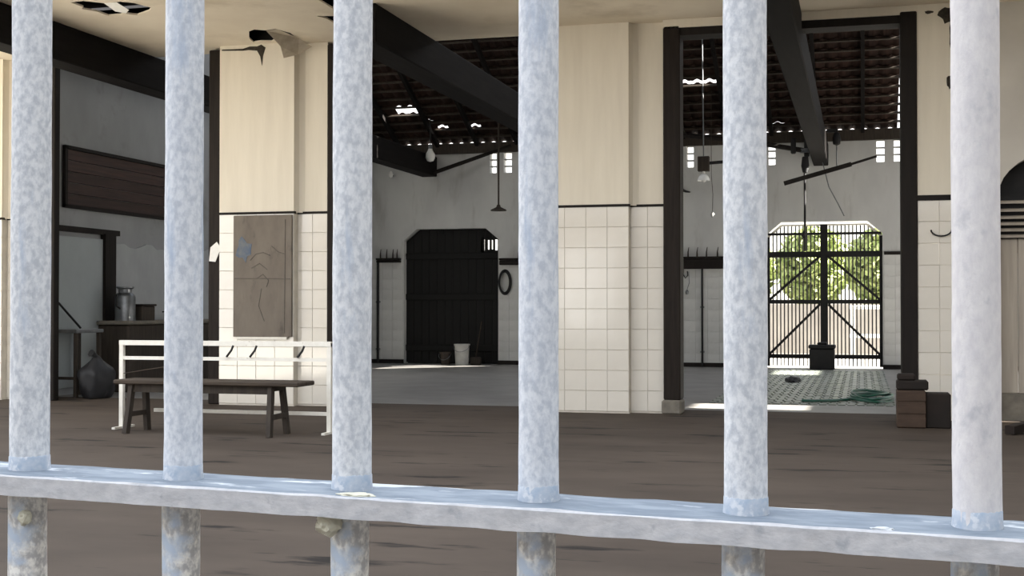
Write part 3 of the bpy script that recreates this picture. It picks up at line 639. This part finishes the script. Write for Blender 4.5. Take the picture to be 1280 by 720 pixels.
me = bpy.data.meshes.new('rag'); bm.to_mesh(me); bm.free(); me.materials.append(m_sack); link('cloth', me, bird)

# ================================================================ BEYOND THE GATE
def shrub(label, x, y, r, h, seed):
    t = thing('leafy_shrub', label, 'shrub', (x,y,-.03), 0, 'shrubs beyond the gate'); rg = random.Random(seed)
    MB().tube([(0,0,0),(.05,.02,h*.4),(-.03,0,h*.75)],[.09,.07,.03],7).build('trunk', m_bark, t)
    mb = MB()
    for k in range(2200):
        while True:
            p = Vector((rg.uniform(-1,1),rg.uniform(-1,1),rg.uniform(-1,1)))
            if .25 < p.length < 1: break
        c = Vector((p.x*r*1.1,p.y*r,h*.70+p.z*h*.33)); a = Vector((rg.gauss(0,1),rg.gauss(0,1),rg.gauss(0,1))).normalized()
        b = a.cross(Vector((rg.gauss(0,1),rg.gauss(0,1),rg.gauss(0,1)))).normalized(); l = rg.uniform(.12,.19)
        mb.add([c-a*l, c+b*l*.5, c+a*l, c-b*l*.5], [(0,1,2,3)])
    o = mb.build('foliage', m_leaf, t); o['kind'] = 'stuff'
for k,(x,y,r,h,l) in enumerate(((-3.55,38.5,1.0,3.4,'sunlit shrub seen through the left leaf of the barred gate'),(-1.45,41.2,1.1,3.7,'sunlit shrub seen behind the middle post of the barred gate'),
        (.62,38.8,1.0,3.5,'sunlit shrub seen through the right leaf of the barred gate'),(2.7,41.4,1.1,3.2,'sunlit shrub at the right edge of the barred gate'))):
    shrub(l, x, y, r, h, k)
struct(MB().box(-30,25,36.6,36.8,-.03,1.36).build('wall_outside', m_rear), 'low pale wall in front of the shrubs beyond the gate', 'wall')
t = thing('white_barrier', 'white two rail barrier seen through the gate bars', 'barrier', (1.0,31.5,-.03))
for z in (.62,1.30): MB().tube([(-1.3,0,z),(2.2,0,z)],.045,10).build('rail', m_enamel, t)
for x in (-1.2,.5,2.1): MB().tube([(x,0,0),(x,0,1.34)],.05,10).build('post', m_enamel, t)
struct(MB().box(-30,25,45,45.3,-.03,4.2).build('wall_outside', m_enamel), 'white boundary wall beyond the shrubs', 'wall')

# ================================================================ IRON RAILING IN FRONT OF THE VIEWER
ang = math.radians(-3.73); 
rl = thing('iron_railing', 'peeling blue and white painted iron railing close before the viewer', 'railing', (-.557,.770,0), ang)
S = .12356
def railz(x): return 1.125-.0095*x            # underside of the rail, sagging slightly to the right
def rough_tube(z0, z1, r, seed, n=22, step=.012):
    mb = MB(); k = int((z1-z0)/step)
    o = 0
    for i in range(k+1):
        z = z0+(z1-z0)*i/k
        for j in range(n):
            a = 2*PI*j/n; q = Vector((math.cos(a)*1.2, math.sin(a)*1.2, z*18+seed*7.3))
            rr = r*(1+.035*noise.noise(q)+.02*noise.noise(q*2.7)); mb.v.append((rr*math.cos(a), rr*math.sin(a), z))
        if i:
            for j in range(n): mb.f.append(((i-1)*n+j,(i-1)*n+(j+1)%n,i*n+(j+1)%n,i*n+j)); mb.m.append(0)
    return mb
mats = {-2:m_bar_blue,-1:m_bar_blue,0:m_bar_white,1:m_bar_blue,2:m_bar_white,3:m_bar_blue,4:m_bar_white,5:m_bar_rose,6:m_bar_rose,7:m_bar_white}
for i in range(-2,8):
    x = i*S; zr = railz(x); r = (.0133,.0125,.0124,.0120,.0124,.0126)[i] if 0 <= i <= 5 else .0125
    b = rough_tube(zr+.004, 2.25, r, i).build('bar', mats[i], rl, True, (x,0,0))
    rough_tube(.06, zr+.004, r*.98, i+20).build('lower_bar', m_bar_low, rl, True, (x-.0015,0,0))
    MB().lathe([(r*.98,.010),(r*1.022,.009),(r*1.03,.004),(r*1.06,.0005),(r*1.07,-.006),(0,-.006)],18,(0,0,zr+.0135)).build('weld', m_collar, rl, True, (x,0,0))
# flat rail with worn, wavy edges
mb = MB(); nn = 150; x0, x1 = -2.6*S, 7.6*S; pr_ = []
hw, th = .032, .0135
sec = [(-hw,.0),(-hw,th-.0012),(-hw+.0015,th),(hw-.005,th),(hw,th-.001),(hw,.0),(0,-.0005)]
for i in range(nn+1):
    x = x0+(x1-x0)*i/nn; z = railz(x)
    for j,(a,b) in enumerate(sec):
        q = Vector((x*40,j*3.1,0)); mb.v.append((x, a+.0008*noise.noise(q), z+b+.0008*noise.noise(q+Vector((0,9,4)))))
k = len(sec)
for i in range(nn):
    for j in range(k):
        a = i*k+j; b = i*k+(j+1)%k; mb.f.append((a,b,b+k,a+k)); mb.m.append(1 if j == 2 else 2 if j == 3 else 0)
mb.build('rail', [m_rail, m_rail_top, m_rail_edge], rl)
def lump(name, c, rx, ry, rz, seed, mat):                     # crusted paint blister
    bm = bmesh.new(); bmesh.ops.create_icosphere(bm, subdivisions=3, radius=1)
    for v in bm.verts:
        d = 1+.35*noise.noise(v.co*2.2+Vector((seed,0,0)))+.15*noise.noise(v.co*6); v.co = (c[0]+v.co.x*rx*d, c[1]+v.co.y*ry*d, c[2]+v.co.z*rz*d)
    me = bpy.data.meshes.new(name); bm.to_mesh(me); bm.free(); me.materials.append(mat); link(name, me, rl)
lump('paint_blister', (.262,-.024,railz(.262)+.0135), .012, .005, .0016, 1, m_flake)
lump('paint_blister', (.240,-.018,railz(.234)-.006), .008, .008, .007, 2, m_flake)
lump('paint_blister', (.006,-.012,railz(.006)-.018), .005, .004, .005, 3, m_flake)
lump('paint_blister', (.57,-.027,railz(.57)+.0135), .006, .003, .0012, 4, m_rail_edge)
for z in (.08,2.2): MB().box(x0,x1,-hw,hw,z,z+.012).build('rail', m_rail, rl)
struct(MB().box(-3.2,3.0,.45,1.05,-.01,.075).build('trim_13', m_concrete), 'concrete kerb carrying the iron railing', 'kerb')
